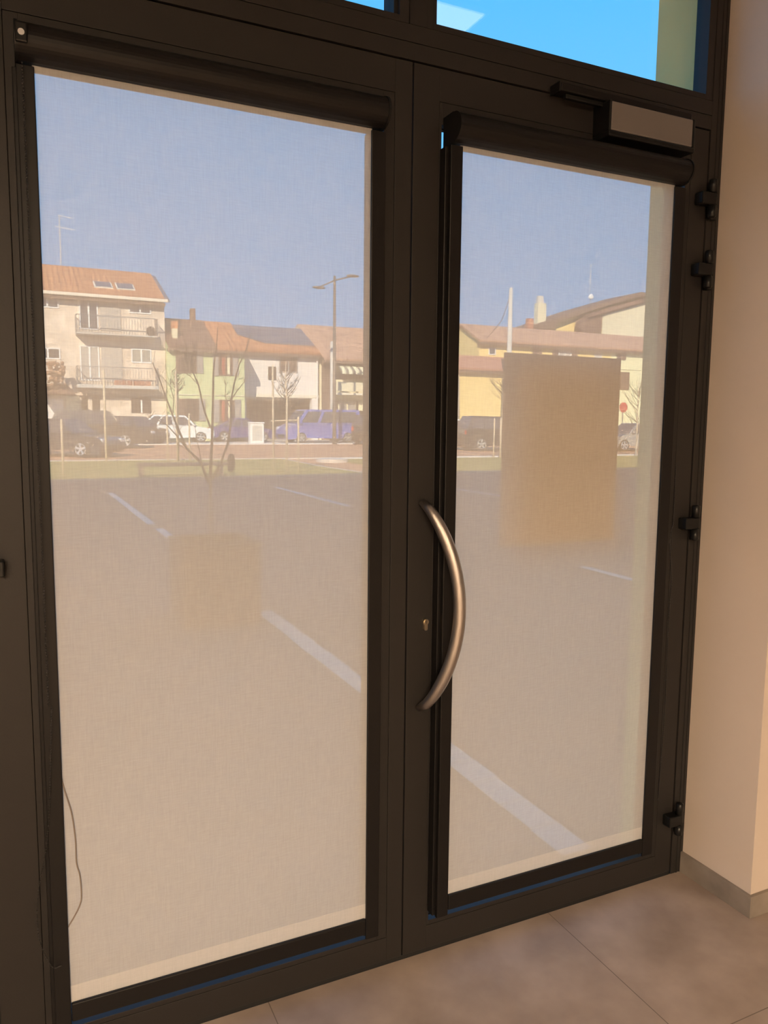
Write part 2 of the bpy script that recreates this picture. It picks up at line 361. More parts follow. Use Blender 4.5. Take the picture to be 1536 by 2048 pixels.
# bow pull handle and lock cylinder
hd = thing('pull_handle', 'brushed steel bow-shaped pull handle on the right door leaf', 'handle', (.043, 0, .74))
pts = []; rad = []
for i in range(33):
    t = -1+2*i/32; c = (1-t*t)
    pts.append((.036+.069*c, -.0135-.088*c**.6, 1.021+.283*t)); rad.append(.0132+.0035*min(1, c*2))
rad[0] = .0105; rad[-1] = .0105
MB().tube(pts, rad, 24).build('bow', M['steel'], hd, True)
lk = thing('lock_cylinder', 'small euro profile lock cylinder on the stile left of the bow handle', 'lock', (.055, 0, .967))
poly = [(.0555+.0085*cos(a), .975+.0085*sin(a)) for a in [radians(-50+i*280/16) for i in range(17)]] + [(.0555-.005, .969), (.0555-.005, .955), (.0555-.003, .9515), (.0555+.003, .9515), (.0555+.005, .955), (.0555+.005, .969)]
MB().prism(poly, 'y', 0, -.010).build('cylinder_body', M['brass'], lk)
MB().tube([(.0555, -.009, .975), (.0555, -.0115, .975)], .0065, 20).build('plug', M['brass'], lk)
MB().box(.0549, .0561, -.0122, -.0112, .971, .979).build('keyway', M['seal'], lk)

# door closer with slide rail
dc = thing('door_closer', 'overhead door closer with slide arm rail above the right blind', 'door closer', (.72, 0, 2.31))
MB().box(.574, .875, -.068, 0, 2.312, 2.388, .004).build('closer_body', M['closer'], dc)
MB().box(.565, .5735, -.069, 0, 2.310, 2.390, .003).build('end_plate', M['blackplastic'], dc)
MB().box(.8755, .884, -.069, 0, 2.310, 2.390, .003).build('end_plate', M['blackplastic'], dc)
MB().box(.565, .884, -.070, 0, 2.296, 2.3115, .004).build('under_cover', M['blackplastic'], dc)
MB().box(.418, .892, -.046, -.003, 2.394, 2.416, .004).build('slide_rail', M['black'], dc)
MB().box(.412, .4175, -.047, -.003, 2.391, 2.418, .003).build('rail_end_cap', M['blackplastic'], dc)
MB().box(.440, .600, -.040, -.026, 2.380, 2.3925, .003).build('closer_arm', M['blackplastic'], dc)
MB().tube([(.590, -.033, 2.345), (.590, -.033, 2.394)], .012, 16).build('spindle', M['blackplastic'], dc, True)

# poster taped to the outside of the right pane; seen from behind, through the screen
def paper_mat():
    m = bpy.data.materials.new('poster_paper'); m.use_nodes = True; n = m.node_tree; n.nodes.clear()
    o = n.nodes.new('ShaderNodeOutputMaterial'); mx = n.nodes.new('ShaderNodeMixShader'); df = n.nodes.new('ShaderNodeBsdfDiffuse'); tl = n.nodes.new('ShaderNodeBsdfTranslucent')
    df.inputs[0].default_value = (.40, .29, .28, 1); tl.inputs[0].default_value = (.5, .40, .36, 1); mx.inputs[0].default_value = .08
    n.links.new(df.outputs[0], mx.inputs[1]); n.links.new(tl.outputs[0], mx.inputs[2]); n.links.new(mx.outputs[0], o.inputs[0]); return m
M['paper'] = paper_mat(); M['ink'] = mat('poster_ink', (.02, .015, .015), .8); M['band'] = mat('poster_band', (.22, .13, .11), .8)
ps = thing('poster', 'poster stuck to the outside of the right door pane, seen from its back', 'poster', (.525, .034, 1.16))
MB().box(.3135, .7355, .0335, .0345, 1.158, 1.7095).build('sheet', M['paper'], ps)
MB().box(.3145, .7345, .0325, .0333, 1.397, 1.440).build('dark_band', M['band'], ps)  # darker band across the sheet
random.seed(3)
def glyphs(x0, x1, z, h, wob):
    m = MB(); x = x0
    while x < x1-h*.6:
        k = random.choice('IITLOEN '); wd = h*random.uniform(.45, .7); s = h*.16; q = x+wd
        if k != ' ':
            m.box(q-s, q, .0326, .0333, z, z+h)
            if k in 'TE': m.box(x, q, .0326, .0333, z+h-s, z+h)
            if k in 'LE': m.box(x, q, .0326, .0333, z, z+s)
            if k == 'O': m.box(x, x+s, .0326, .0333, z, z+h); m.box(x, q, .0326, .0333, z+h-s, z+h); m.box(x, q, .0326, .0333, z, z+s)
            if k == 'N': m.box(x, x+s, .0326, .0333, z, z+h); m.slab([(x, .0326, z), (x+s, .0326, z), (q, .0326, z+h), (q-s, .0326, z+h)], .0006, (0, -1, 0))
        x = q+h*.25
    m.build('text_line', M['ink'], ps)
for x0, x1, z, hh in ((.44, .63, 1.612, .009), (.40, .68, 1.585, .010), (.47, .58, 1.552, .014), (.36, .70, 1.522, .013), (.50, .56, 1.496, .012), (.42, .63, 1.464, .011), (.40, .65, 1.348, .018), (.40, .64, 1.313, .016), (.36, .50, 1.276, .007)):
    glyphs(x0, x1, z, hh, 0)

# ceiling light, and fill lights added out of view
def ceil_light(x0, x1, y0, y1, label, m, grp=None):
    c = thing('ceiling_light', label, 'ceiling light', ((x0+x1)/2, (y0+y1)/2, ZC-.02), group=grp)
    q = MB(); q.box(x0-.012, x0, y0-.012, y1+.012, ZC-.016, ZC); q.box(x1, x1+.012, y0-.012, y1+.012, ZC-.016, ZC)
    q.box(x0, x1, y0-.012, y0, ZC-.016, ZC); q.box(x0, x1, y1, y1+.012, ZC-.016, ZC); q.build('light_frame', M['white'], c)
    MB().box(x0, x1, y0, y1, ZC-.010, ZC-.002).build('diffuser', m, c)
EW = emit('warm_fill', (1, .73, .47), LAMP); EN = emit('neutral_lamp', (1, .86, .70), PANEL)
ceil_light(.66, .89, -1.22, -1.03, 'small square ceiling light near the door, mirrored in the right transom pane', EN)
def fill(y, label):  # unseen lamp panels added to brighten the lower part of the blinds
    c = thing('fill_light', label, 'pendant light', (-2.05, y, 2.6), group='added unseen pendant lights at the back of the room')
    MB().box(-2.93, -1.17, y-.23, y+.23, 2.6, 2.63, .004).build('housing', M['white'], c)
    MB().box(-2.9, -1.2, y-.2, y+.2, 2.592, 2.599).build('diffuser', EW, c)
    for x in (-2.6, -1.5): MB().tube([(x, y, 2.63), (x, y, ZC)], .003, 6).build('cable', M['seal'], c)
fill(-5.0, 'added unseen warm pendant light at the back of the room, nearer one')
fill(-6.2, 'added unseen warm pendant light at the back of the room, farther one')

# ------------------------------------------------------------------ ground outdoors
def G(y): return -.05 if y < 24 else (-.05+(y-24)*.015 if y < 44 else .25)
def ground_at(x, y):
    z = 0
    for _ in range(30):
        p = at(x, y, 'z', z); z = .5*z+.5*G(p.y)
    return Vector((p.x, p.y, G(p.y)))
def strip(name, x0, x1, ys, m, dz=0, th=.1):
    t = MB()
    for a, b_ in zip(ys, ys[1:]):
        t.slab([(x0, a, G(a)+dz), (x1, a, G(a)+dz), (x1, b_, G(b_)+dz), (x0, b_, G(b_)+dz)], th, (0, 0, 1))
    return struct(t.build(name, m))
strip('ground_car_park', -40, 90, (.08, 19.75), M['asphalt'])
strip('ground_verge_kerb', -40, 90, (19.75, 19.95), M['kerb'], .02)
strip('ground_grass', -40, 8.75, (19.95, 24, 28.2), M['grass'], .03)
strip('ground_grass_right', 10.6, 90, (19.95, 24, 27.6), M['grass'], .03)
strip('ground_path', 8.75, 10.6, (19.95, 24, 28.2), M['brick'], .012)
strip('ground_path_kerb', 8.70, 8.80, (19.95, 24, 28.2), M['kerb'], .04)
strip('ground_grass_kerb', -40, 90, (28.2, 28.45), M['kerb'], .05)
strip('ground_brick_road', -40, 90, (28.45, 36, 42.0), M['brick'])
strip('ground_pavement', -40, 90, (42.0, 44, 66), M['kerb'], .02)
strip('ground_far_kerb', -40, 90, (41.8, 42.0), M['white'], .04)

def stones(x, a, b_, wd, label, grp):
    t = MB(); y = a
    while y < b_-.02:
        l = min(.21, b_-y); t.box(x-wd/2+random.uniform(-.006, .006), x+wd/2+random.uniform(-.006, .006), y, y+l-.006, -.05, -.044, .001); y += l
    tag(t.build('parking_line', M['stone']), label, 'road marking', grp)
g_ = 'dashes of the white block line beside the planter'
stones(.875, .3, 4.3, .13, 'white block parking line running from the door to the planter', g_)
stones(.905, 4.75, 5.5, .12, 'short dash of the white block line just left of the planter top', g_)
stones(.905, 8.2, 9.7, .12, 'dash of the white block line up and left of the planter', g_)
stones(.88, 10.2, 15.8, .12, 'farthest dash of the white block line, left of the planter tree', g_)
stones(4.68, 3.6, 4.9, .10, 'short white parking line seen low beside the poster', 'white lines between parking bays')
stones(4.68, 11.5, 16.2, .11, 'white parking line seen right of the planter tree', 'white lines between parking bays')
stones(8.6, 12.2, 14.4, .11, 'short white parking line left of the poster', 'white lines between parking bays')

# ------------------------------------------------------------------ planter with the small tree
pl = thing('tree_planter', 'square rust-brown planter box standing on the car park', 'planter', (.46, 4.26, -.05))
M['corten'] = mat('rust_brown_boards', (.20, .075, .05), .85, var=.3, scale=4)
M['soil'] = mat('soil', (.06, .045, .035), 1)
x0, x1, y0, y1 = .165, .755, 3.96, 4.55
m = MB()
m.box(x0, x1, y0, y0+.03, -.05, .56, .004); m.box(x0, x1, y1-.03, y1, -.05, .56, .004)
m.box(x0, x0+.03, y0+.03, y1-.03, -.05, .56, .004); m.box(x1-.03, x1, y0+.03, y1-.03, -.05, .56, .004); m.build('box_panels', M['corten'], pl)
m = MB(); m.box(x0-.012, x1+.012, y0-.012, y0+.04, .56, .585, .004); m.box(x0-.012, x1+.012, y1-.04, y1+.012, .56, .585, .004)
m.box(x0-.012, x0+.04, y0+.04, y1-.04, .56, .585, .004); m.box(x1-.04, x1+.012, y0+.04, y1-.04, .56, .585, .004); m.build('rim', M['corten'], pl)
MB().box(x0+.03, x1-.03, y0+.03, y1-.03, .40, .52).build('soil', M['soil'], pl)

def px_path(pts, Y, dy=0):
    return [tuple(at(x, y, 'y', Y+dy*i/max(1, len(pts)-1))) for i, (x, y) in enumerate(pts)]
tr = thing('small_bare_tree', 'small bare tree with slender branches growing in the planter', 'tree', (.446, 4.3, .52))
TY = 4.28
q = MB()
q.tube([(.446, TY, .45)]+px_path([(421, 1010), (421, 950), (424, 880), (426, 800), (427, 740), (433, 690), (436, 655)], TY, .06), [.013, .012, .0115, .0105, .009, .007, .004, .002, .001], 8)
q.build('trunk', M['bark'], tr, True)
q = MB()
rng = random.Random(5)
mains = [([(417, 965), (402, 925), (374, 898), (358, 862), (345, 830), (330, 790), (318, 755), (306, 728)], -.10, .008),
         ([(374, 898), (352, 870), (334, 850), (318, 842), (300, 836)], -.12, .004),
         ([(421, 855), (408, 820), (397, 770), (384, 740), (374, 700), (366, 672)], .12, .006),
         ([(423, 960), (440, 930), (455, 890), (462, 845), (462, 800), (470, 760), (478, 730), (492, 700), (500, 672)], .10, .008),
         ([(462, 800), (474, 782), (490, 762), (498, 740)], .15, .004),
         ([(460, 815), (450, 792), (452, 770), (444, 745)], .05, .003),
         ([(345, 830), (348, 800), (340, 770), (344, 742)], -.02, .003),
         ([(402, 925), (398, 896), (393, 880), (390, 850)], .05, .003),
         ([(384, 740), (392, 715), (388, 690)], .1, .003), ([(397, 770), (380, 752), (362, 742)], .1, .003)]
for pp, dy, r0 in mains:
    P = px_path(pp, TY, dy); n = len(P)
    q.tube(P, [1.4*r0*(1-.72*i/(n-1)) for i in range(n)], 6)
    for i in range(1, n):
        for _ in range(3):
            a = Vector(P[i]); l = rng.uniform(.06, .16); d = Vector((rng.uniform(-1, 1), rng.uniform(-.6, .6), rng.uniform(.2, 1.2))).normalized()
            b_ = a+d*l*.5; c_ = b_+(d+Vector((rng.uniform(-.3, .3), 0, .4))).normalized()*l*.5
            q.tube([a, b_, c_], [.0018, .0013, .0006], 4)
q.build('branches', M['bark'], tr, True)
tgp = at(462, 900, 'y', TY)
tgt = thing('hanging_tag', 'grey plant tag hanging from a branch of the small bare tree', 'tag', tuple(tgp))
M['taggrey'] = mat('grey_tag', (.16, .14, .17), .6)
q = MB(); pg = [at(x, y, 'y', TY+.05) for x, y in ((461, 905), (469, 912), (470, 935), (464, 946), (455, 940), (455, 918))]
q.prism([(p.x, p.z) for p in pg], 'y', TY+.045, TY+.055); q.build('tag_plate', M['taggrey'], tgt)
MB().tube([at(457, 872, 'y', TY+.05), at(462, 906, 'y', TY+.05)], .0014, 5).build('tag_string', M['greyline'], tgt)

# ------------------------------------------------------------------ verge: stakes, young trees, bench
def stake_thing(x, ytop, ybot, Y, label, r=.035, name='tree_stake', cat='stake', m=None, grp='pale wooden stakes on the verge'):
    p = at(x, ybot, 'y', Y); z1 = at(x, ytop, 'y', Y).z
    o = MB().tube([(p.x, Y, G(Y)), (p.x, Y, z1-.03), (p.x, Y, z1)], [r, r*.95, r*.6], 10).build(name, m or M['wood'], None, True)
    tag(o, label, cat, grp); return o
def young_tree(x, Y, ytop, ycrown, label, spread=.75, seed=1, r=.035, base=None, mt=None):
    b0 = at(x, 900, 'y', Y).x; zt = at(x, ytop, 'y', Y).z; zc = at(x, ycrown, 'y', Y).z
    t = thing('young_tree', label, 'tree', (b0, Y, G(Y)), group='young bare trees planted outdoors')
    MB().tube([(b0, Y, G(Y)), (b0+.02, Y, zc), (b0-.02, Y, zc+(zt-zc)*.6), (b0, Y, zt)], [r, r*.8, r*.4, r*.15], 8).build('trunk', mt or M['wood'], t, True)
    rg = random.Random(seed); q = MB()
    for k in range(34):
        a = rg.uniform(0, 2*pi); z = zc+(zt-zc)*rg.uniform(-.05, .75); l = spread*rg.uniform(.5, 1.1)*(1-.5*(z-zc)/(zt-zc))
        d = Vector((cos(a), sin(a), rg.uniform(.5, 1.3))).normalized(); p0 = Vector((b0, Y, z)); p1 = p0+d*l*.5; p2 = p1+(d+Vector((0, 0, .5))).normalized()*l*.5
        q.tube([p0, p1, p2], [.012, .008, .004], 4)
        for j in range(3):
            e1 = p1+(p2-p1)*rg.random(); q.tube([e1, e1+Vector((rg.uniform(-1, 1), rg.uniform(-1, 1), rg.uniform(.1, 1)))*.17], [.005, .002], 4)
    q.build('branches', M['bark'], t, True)
    return t
SY = 20.6
stake_thing(547, 730, 955, SY, 'tall pale stake left of the young tree in front of the white house', .033)
stake_thing(597, 833, 955, SY, 'shorter pale stake right of the young tree, in front of the blue van', .033)
young_tree(573, SY, 722, 800, 'young bare tree between two stakes in front of the white house', .75, 4, .04)
p0, p1 = at(540, 842, 'y', SY+.06), at(600, 840, 'y', SY+.06)
tag(MB().tube([p0, p1], .02, 6).build('stake_crossbar', M['wood']), 'thin pale crossbar tied between the stakes of the young tree', 'crossbar')
stake_thing(127, 838, 958, 20.8, 'orange-tinted stake at the left edge, in front of the black car', .032)
stake_thing(213, 738, 932, 27.4, 'tall pale stake in front of the black car and pink house', .045)
stake_thing(336, 828, 930, 27.4, 'pale stake in front of the white car, leftmost of three', .035)
stake_thing(355, 742, 930, 27.6, 'tall pale stake in front of the white car, middle of three', .035)
stake_thing(380, 826, 930, 27.4, 'pale stake in front of the white car, rightmost of three', .035)
young_tree(357, 27.8, 742, 785, 'young bare tree with short crown in front of the green house', .65, 9, .03)
stake_thing(987, 836, 915, 27.3, 'pale stake in front of the dark off-road car, left one', .035)
stake_thing(1000, 836, 915, 27.3, 'pale stake in front of the dark off-road car, right one', .04)
young_tree(1003, 28.0, 745, 800, 'young bare tree in front of the yellow wing, left of the poster', 1.5, 12, .05)
young_tree(1272, 28.0, 745, 880, 'bare tree in front of the greenish yellow house, right of the poster', 2.0, 14, .05)
bn = thing('low_bench', 'long dark bench on the grass behind the planter tree', 'bench', (3.3, 20.1, -.02))
bx0, bx1 = at(276, 930, 'y', 20.1).x, at(462, 930, 'y', 20.1).x; bz = at(360, 930, 'y', 20.1).z
M['bench'] = mat('dark_bench_metal', (.07, .06, .07), .6)
MB().box(bx0, bx1, 19.98, 20.35, bz-.03, bz+.06, .01).build('seat', M['bench'], bn)
for xx in (bx0+.03, bx1-.35): MB().box(xx, xx+.1, 20.0, 20.3, G(20), bz-.03).build('leg', M['bench'], bn)
rk = at(728, 916, 'y', 24.3)
q = MB(); q.tube([(10.1, 26.2, G(26)+.0), (10.1, 26.2, G(26)+.14)], .62, 28); o = q.build('round_stone_kerb', M['kerb']); tag(o, 'low round pale stone kerb beside the brick path', 'kerb')

# ------------------------------------------------------------------ cars
def car(name, label, kind, colour, L, W, H, loc, rz, grp=None, flat=.9):
    r = thing(name, label, 'van' if kind == 'van' else 'car', (0, 0, 0), group=grp)
    paint = mat('paint_'+name+label[:8].replace(' ', '_'), colour, .22, coat=.6)
    hw = W/2; R_ = .33 if kind != 'suv' else .37; cl = .20; xf, xr = L*.5-L*.19, -L*.5+L*.19
    belt = H*.60 if kind != 'van' else H*.55
    def arch(xc, rr=R_*1.16):
        return [(xc+rr*cos(a), R_+rr*sin(a)*.98) for a in [radians(k) for k in range(-12, 193, 15)]]
    def arch_f(xc): return [(x, max(z, cl)) for x, z in arch(xc)]
    if kind == 'van':
        top = [(L*.5, .55), (L*.495, .85), (L*.47, .98), (L*.36, belt+.04), (-L*.495, belt+.04), (-L*.5, .6), (-L*.5, cl+.05)]
        gh = [(L*.37, belt), (L*.235, H-.06), (-L*.48, H-.03), (-L*.495, belt)]
    elif kind == 'suv':
        top = [(L*.5, .55), (L*.49, .85), (L*.46, .98), (L*.25, belt), (-L*.48, belt+.05), (-L*.5, .7), (-L*.49, cl+.12)]
        gh = [(L*.26, belt-.02), (L*.13, H-.04), (-L*.40, H), (-L*.485, belt+.02)]
    elif kind == 'sedan':
        top = [(L*.5, .48), (L*.49, .68), (L*.44, .80), (L*.22, belt), (-L*.34, belt+.04), (-L*.48, belt+.02), (-L*.5, .6), (-L*.49, cl+.1)]
        gh = [(L*.24, belt-.02), (L*.08, H-.03), (-L*.18, H), (-L*.42, belt+.02)]
    else:
        top = [(L*.5, .50), (L*.49, .72), (L*.44, .84), (L*.26, belt), (-L*.47, belt+.04), (-L*.5, .65), (-L*.49, cl+.1)]
        gh = [(L*.27, belt-.02), (L*.11, H-.03), (-L*.30, H), (-L*.485, belt+.02)]
    bot = [(-L*.47, cl)]+arch_f(xr)[::-1]+arch_f(xf)[::-1]+[(L*.48, cl)]
    t = bmesh.new(); poly = top+bot
    def wy(x): return hw*(1-.10*max(0, abs(x)/(L*.5)-.72)/.28)
    A = [t.verts.new((x, wy(x), z)) for x, z in poly]; B = [t.verts.new((x, -wy(x), z)) for x, z in poly]
    t.faces.new(A); t.faces.new(B[::-1]); n = len(poly)
    for i in range(n): t.faces.new((A[i], B[i], B[(i+1) % n], A[(i+1) % n]))
    bmesh.ops.triangulate(t, faces=[f for f in t.faces if len(f.verts) > 4]); bmesh.ops.recalc_face_normals(t, faces=t.faces[:])
    q = MB(); q._add(t); q.build('body', paint, r)
    ins = .16 if kind != 'van' else .10
    (a0, a1), (b0, b1), (c0, c1), (d0, d1) = gh
    def gp(pt, side, k): return Vector((pt[0], side*(hw*.97-ins*k), pt[1]))
    t = bmesh.new(); V = {}
    for s in (1, -1):
        for j, (pt, k) in enumerate(zip(gh, (0, 1, 1, 0))): V[s, j] = t.verts.new(gp(pt, s, k))
    t.faces.new([V[1, j] for j in range(4)]); t.faces.new([V[-1, j] for j in range(4)][::-1])
    for j in range(4): t.faces.new((V[1, j], V[-1, j], V[-1, (j+1) % 4], V[1, (j+1) % 4]))
    bmesh.ops.recalc_face_normals(t, faces=t.faces[:]); bmesh.ops.bevel(t, geom=t.edges[:], offset=.035, segments=2, affect='EDGES')
    q = MB(); q._add(t); q.build('cabin', paint, r, False)
    def lerp(p, q_, f): return p+(q_-p)*f
    for s in (1, -1):
        P = [gp(pt, s, k) for pt, k in zip(gh, (0, 1, 1, 0))]     # front-low, front-top, rear-top, rear-low
        def uv(u, v): return lerp(lerp(P[0], P[3], u), lerp(P[1], P[2], u), v)
        nrm = (P[1]-P[0]).cross(P[3]-P[0]).normalized(); nrm = nrm if nrm.y*s > 0 else -nrm
        spans = ((.06, .40), (.44, .70), (.74, .94)) if kind != 'van' else ((.05, .30), (.345, .93))
        for u0, u1 in spans:
            g = [uv(u0, .10), uv(u1, .10), uv(u1-.005, .86), uv(u0+.005, .86)]
            MB().slab([p+nrm*.012 for p in g], .02, nrm).build('side_window', M['glassdark'], r)
    for nm, lo, hi in (('windscreen', 0, 1), ('rear_window', 3, 2)):
        P = [gp(gh[lo], 1, 0), gp(gh[lo], -1, 0), gp(gh[hi], -1, 1), gp(gh[hi], 1, 1)]
        c = (P[0]+P[1]+P[2]+P[3])/4; nrm = (P[1]-P[0]).cross(P[2]-P[0]).normalized(); nrm = nrm if nrm.x*(1 if lo == 0 else -1) > 0 else -nrm
        MB().slab([c+(p-c)*.86+nrm*.012 for p in P], .02, nrm).build(nm, M['glassdark'], r)
    for xc in (xf, xr):
        for s in (1, -1):
            y_ = s*(hw-.10)
            wq = MB().tube([(xc, y_-.10, R_), (xc, y_-.08, R_), (xc, y_+.08, R_), (xc, y_+.10, R_)], [R_*.92, R_, R_, R_*.92], 24).build('wheel', M['tyre'], r)
            rb = MB(); yo = y_+s*.101; n_ = 24; ri = R_*.66
            rb.tube([(xc+ri*cos(2*pi*k/n_), yo, R_+ri*sin(2*pi*k/n_)) for k in range(n_+1)], R_*.055, 6)
            rb.tube([(xc, yo-s*.01, R_), (xc, yo+s*.012, R_)], R_*.17, 12)
            for k in range(5):
                a = 2*pi*k/5+.3; u = Vector((cos(a), 0, sin(a))); v = Vector((-sin(a), 0, cos(a))); c0 = Vector((xc, yo+s*.006, R_))
                rb.slab([c0+u*R_*.1-v*R_*.10, c0+u*ri-v*R_*.16, c0+u*ri+v*R_*.16, c0+u*R_*.1+v*R_*.10], .014, (0, s, 0))
            rb.build('rim', M['rim'], wq)
    for s in (1, -1):
        ye = s*(wy(L*.5)-.17)
        MB().box(L*.475, L*.497, ye-.15, ye+.15, .60 if kind != 'van' else .78, .74 if kind != 'van' else .98, .02).build('headlight', M['lampglass'], r)
        MB().box(-L*.503, -L*.49, s*(wy(L*.5)-.08)-.07, s*(wy(L*.5)-.08)+.07, belt-.25, belt+.0, .01).build('tail_light', M['tail'], r)
        MB().box(gh[0][0]-.30, gh[0][0]-.14, s*(hw-.02), s*(hw+.16), belt+.03, belt+.17, .03).build('wing_mirror', paint, r)
    MB().box(L*.485, L*.505, -hw*.5, hw*.5, .30, .50, .01).build('grille', M['tyre'], r)
    r.location = loc; r.rotation_euler = (0, 0, rz); return r
def carp(px, Y): p = at(px, 880, 'y', Y); return (p.x, Y, G(Y))
cg = 'cars parked along the street'
def place_car(name, label, kind, col, L, W, H, px_front, Y, rz, sgn=1, grp=cg):
    """px_front: pixel column of the foremost wheel side; the car's middle lies behind it"""
    p = at(px_front, 880, 'y', Y); cx = p.x-cos(rz)*L*.31; cy = Y-sin(rz)*L*.31
    return car(name, label, kind, col, L, W, H, (cx, cy, G(Y)), rz, grp)
place_car('parked_car', 'black saloon car parked at the far left behind the grass', 'sedan', (.028, .03, .045), 4.7, 1.85, 1.52, 188, 31.2, radians(-38))
place_car('parked_car', 'dark tall car behind the black saloon, below the balconies', 'suv', (.05, .045, .045), 4.3, 1.85, 1.85, 252, 38.6, radians(-10))
place_car('parked_car', 'dark car nose between the tall dark car and the white car', 'hatch', (.055, .045, .04), 3.9, 1.75, 1.55, 300, 42.6, radians(-48))
place_car('parked_car', 'white car parked in front of the green house', 'hatch', (.82, .84, .84), 4.3, 1.8, 1.62, 397, 45.3, radians(-3))
place_car('parked_car', 'dark blue car behind the white cabinet', 'sedan', (.035, .05, .22), 3.9, 1.8, 1.5, 520, 46.6, radians(-3))
place_car('parked_van', 'blue passenger van facing left, parked behind the street lamp', 'van', (.12, .16, .50), 5.1, 1.95, 2.1, 591, 44.3, radians(180+4), grp=None)
place_car('parked_car', 'dark car behind the rear of the blue van', 'suv', (.035, .03, .03), 4.3, 1.8, 1.75, 775, 42.8, radians(40))
place_car('parked_car', 'white car at the left edge of the right blind', 'hatch', (.80, .83, .83), 4.2, 1.8, 1.6, 934, 43.2, radians(-10))
p_ = at(967, 880, 'y', 33.0); ra = radians(-8)
car('parked_car', 'dark off-road car half hidden by the poster', 'suv', (.035, .032, .035), 4.6, 1.9, 1.85, (p_.x+cos(ra)*4.6*.31, 33.0+sin(ra)*4.6*.31+.9, G(33)), ra, cg)
place_car('parked_car', 'silver-grey car seen right of the poster', 'sedan', (.33, .34, .34), 4.6, 1.8, 1.6, 1228, 32.5, radians(178))

# white cabinet at the kerb
cb = at(513, 880, 'y', 43.3)
c = thing('street_cabinet', 'white utility cabinet at the kerb between dark blue car and blue van', 'cabinet', (cb.x, 43.3, .24))
MB().box(cb.x-.42, cb.x+.40, 43.1, 43.6, .24, 1.42, .02).build('cabinet_body', M['white'], c)
MB().box(cb.x-.46, cb.x+.44, 43.05, 43.65, 1.42, 1.50, .02).build('cabinet_lid', M['white'], c)
MB().box(cb.x-.30, cb.x+.28, 43.085, 43.1, .40, 1.30, .01).build('cabinet_door', M['concrete'], c)

# ------------------------------------------------------------------ street lamp, poles, sign
M['lamp'] = mat('bronze_lamp_post', (.13, .105, .085), .5)
LY = 41.5
a = at(668.5, 884, 'y', LY); zt = at(668, 557, 'y', LY).z
sl = thing('street_lamp', 'tall double-arm street lamp in front of the tiled houses', 'street lamp', (a.x, LY, G(LY)))
MB().tube([(a.x, LY, G(LY)), (a.x, LY, G(LY)+1), (a.x, LY, zt+.15)], [.13, .11, .075], 12).build('pole', M['lamp'], sl, True)
lm, rm = at(637, 575, 'y', LY), at(706, 552, 'y', LY)
for e1, s in ((lm, -1), (rm, 1)):
    MB().tube([(a.x, LY, zt-.1), tuple(e1)], .04, 8).build('arm', M['lamp'], sl, True)
    MB().ball((e1.x+s*-.02, e1.y, e1.z), .5, 2, (.85, .36, .17)).build('lamp_head', M['lamp'], sl, True)
pp = at(664, 824, 'y', 46.5)
o = MB().tube([(pp.x, 46.5, .2), (pp.x, 46.5, at(662, 683, 'y', 46.5).z)], [.16, .12], 12).build('utility_pole', M['concrete'], None, True)
tag(o, 'pale concrete pole left of the street lamp, behind the blue van', 'pole')
pt, pb = at(1022, 576, 'y', 42), at(1015, 880, 'y', 42)
up_ = thing('utility_pole', 'tall pale concrete pole above the left part of the poster', 'pole', (pb.x, 42, .22))
MB().tube([(pt.x, 42, .2), (pt.x, 42, pt.z)], [.24, .12], 12).build('pole_shaft', M['concrete'], up_, True)
MB().tube([at(1021, 590, 'y', 41.9), at(1004, 640, 'y', 44), at(962, 692, 'y', 47.4)], .025, 5).build('stay_wire', M['rail'], up_)
sp = at(1252, 815, 'y', 36)
sg = thing('stop_sign', 'round red road sign on a post right of the poster', 'road sign', (sp.x-.25, 36, .13))
M['red'] = mat('sign_red', (.62, .06, .07), .5)
MB().tube([(sp.x-.25, 36, G(36)), (sp.x-.25, 36, sp.z+.3)], .03, 8).build('post', M['rail'], sg)
q = MB(); q.prism([(sp.x-.25+.33*cos(radians(22.5+45*k)), sp.z+.33*sin(radians(22.5+45*k))) for k in range(8)], 'y', 35.94, 35.965); q.build('sign_face', M['red'], sg)

# ------------------------------------------------------------------ houses
M['pinkwall'] = striped('pale_pink_cladding', (.88, .74, .60), (.76, .63, .51), 'Z', 5, .9, .3, .15)
M['greenwall'] = mat('pale_green_render', (.60, .66, .36), .9, var=.1, scale=1)
M['whitewall'] = mat('white_render', (.86, .80, .76), .9, var=.08, scale=2)
M['creamwall'] = mat('cream_render', (.80, .72, .50), .9, var=.08, scale=1)
M['yellowwall'] = mat('yellow_render', (.88, .66, .26), .9, var=.1, scale=1)
M['paleyellow'] = mat('pale_lime_render', (.84, .82, .52), .9, var=.1, scale=1)
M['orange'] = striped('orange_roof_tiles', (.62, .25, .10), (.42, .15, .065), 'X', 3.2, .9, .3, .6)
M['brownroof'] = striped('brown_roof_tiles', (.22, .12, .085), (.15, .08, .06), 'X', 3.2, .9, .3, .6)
M['tan_roof'] = striped('faded_roof_tiles', (.60, .34, .22), (.44, .23, .15), 'X', 3.2, .9, .3, .6)
M['solar'] = striped('solar_panels', (.10, .11, .15), (.16, .17, .21), 'Y', 1.1, .35, .1, .8)
M['eave'] = mat('brown_eave_boards', (.16, .10, .075), .8)
M['gutter'] = mat('pale_gutter', (.80, .72, .58), .6)
M['shutter'] = striped('grey_shutter', (.36, .34, .32), (.27, .25, .24), 'Z', 14, .7, .1)
M['brownshutter'] = striped('brown_shutter', (.19, .12, .09), (.12, .075, .06), 'Z', 14, .7, .1)
M['curtain'] = mat('grey_roller_shutter', (.46, .42, .38), .8)
M['redc'] = mat('red_curtain', (.40, .10, .06), .9)
M['dark'] = mat('dark_interior_shade', (.045, .035, .03), .9)
M['awning'] = striped('striped_awning', (.86, .84, .60), (.26, .24, .20), 'X', 2.0, .8, .1, .55)
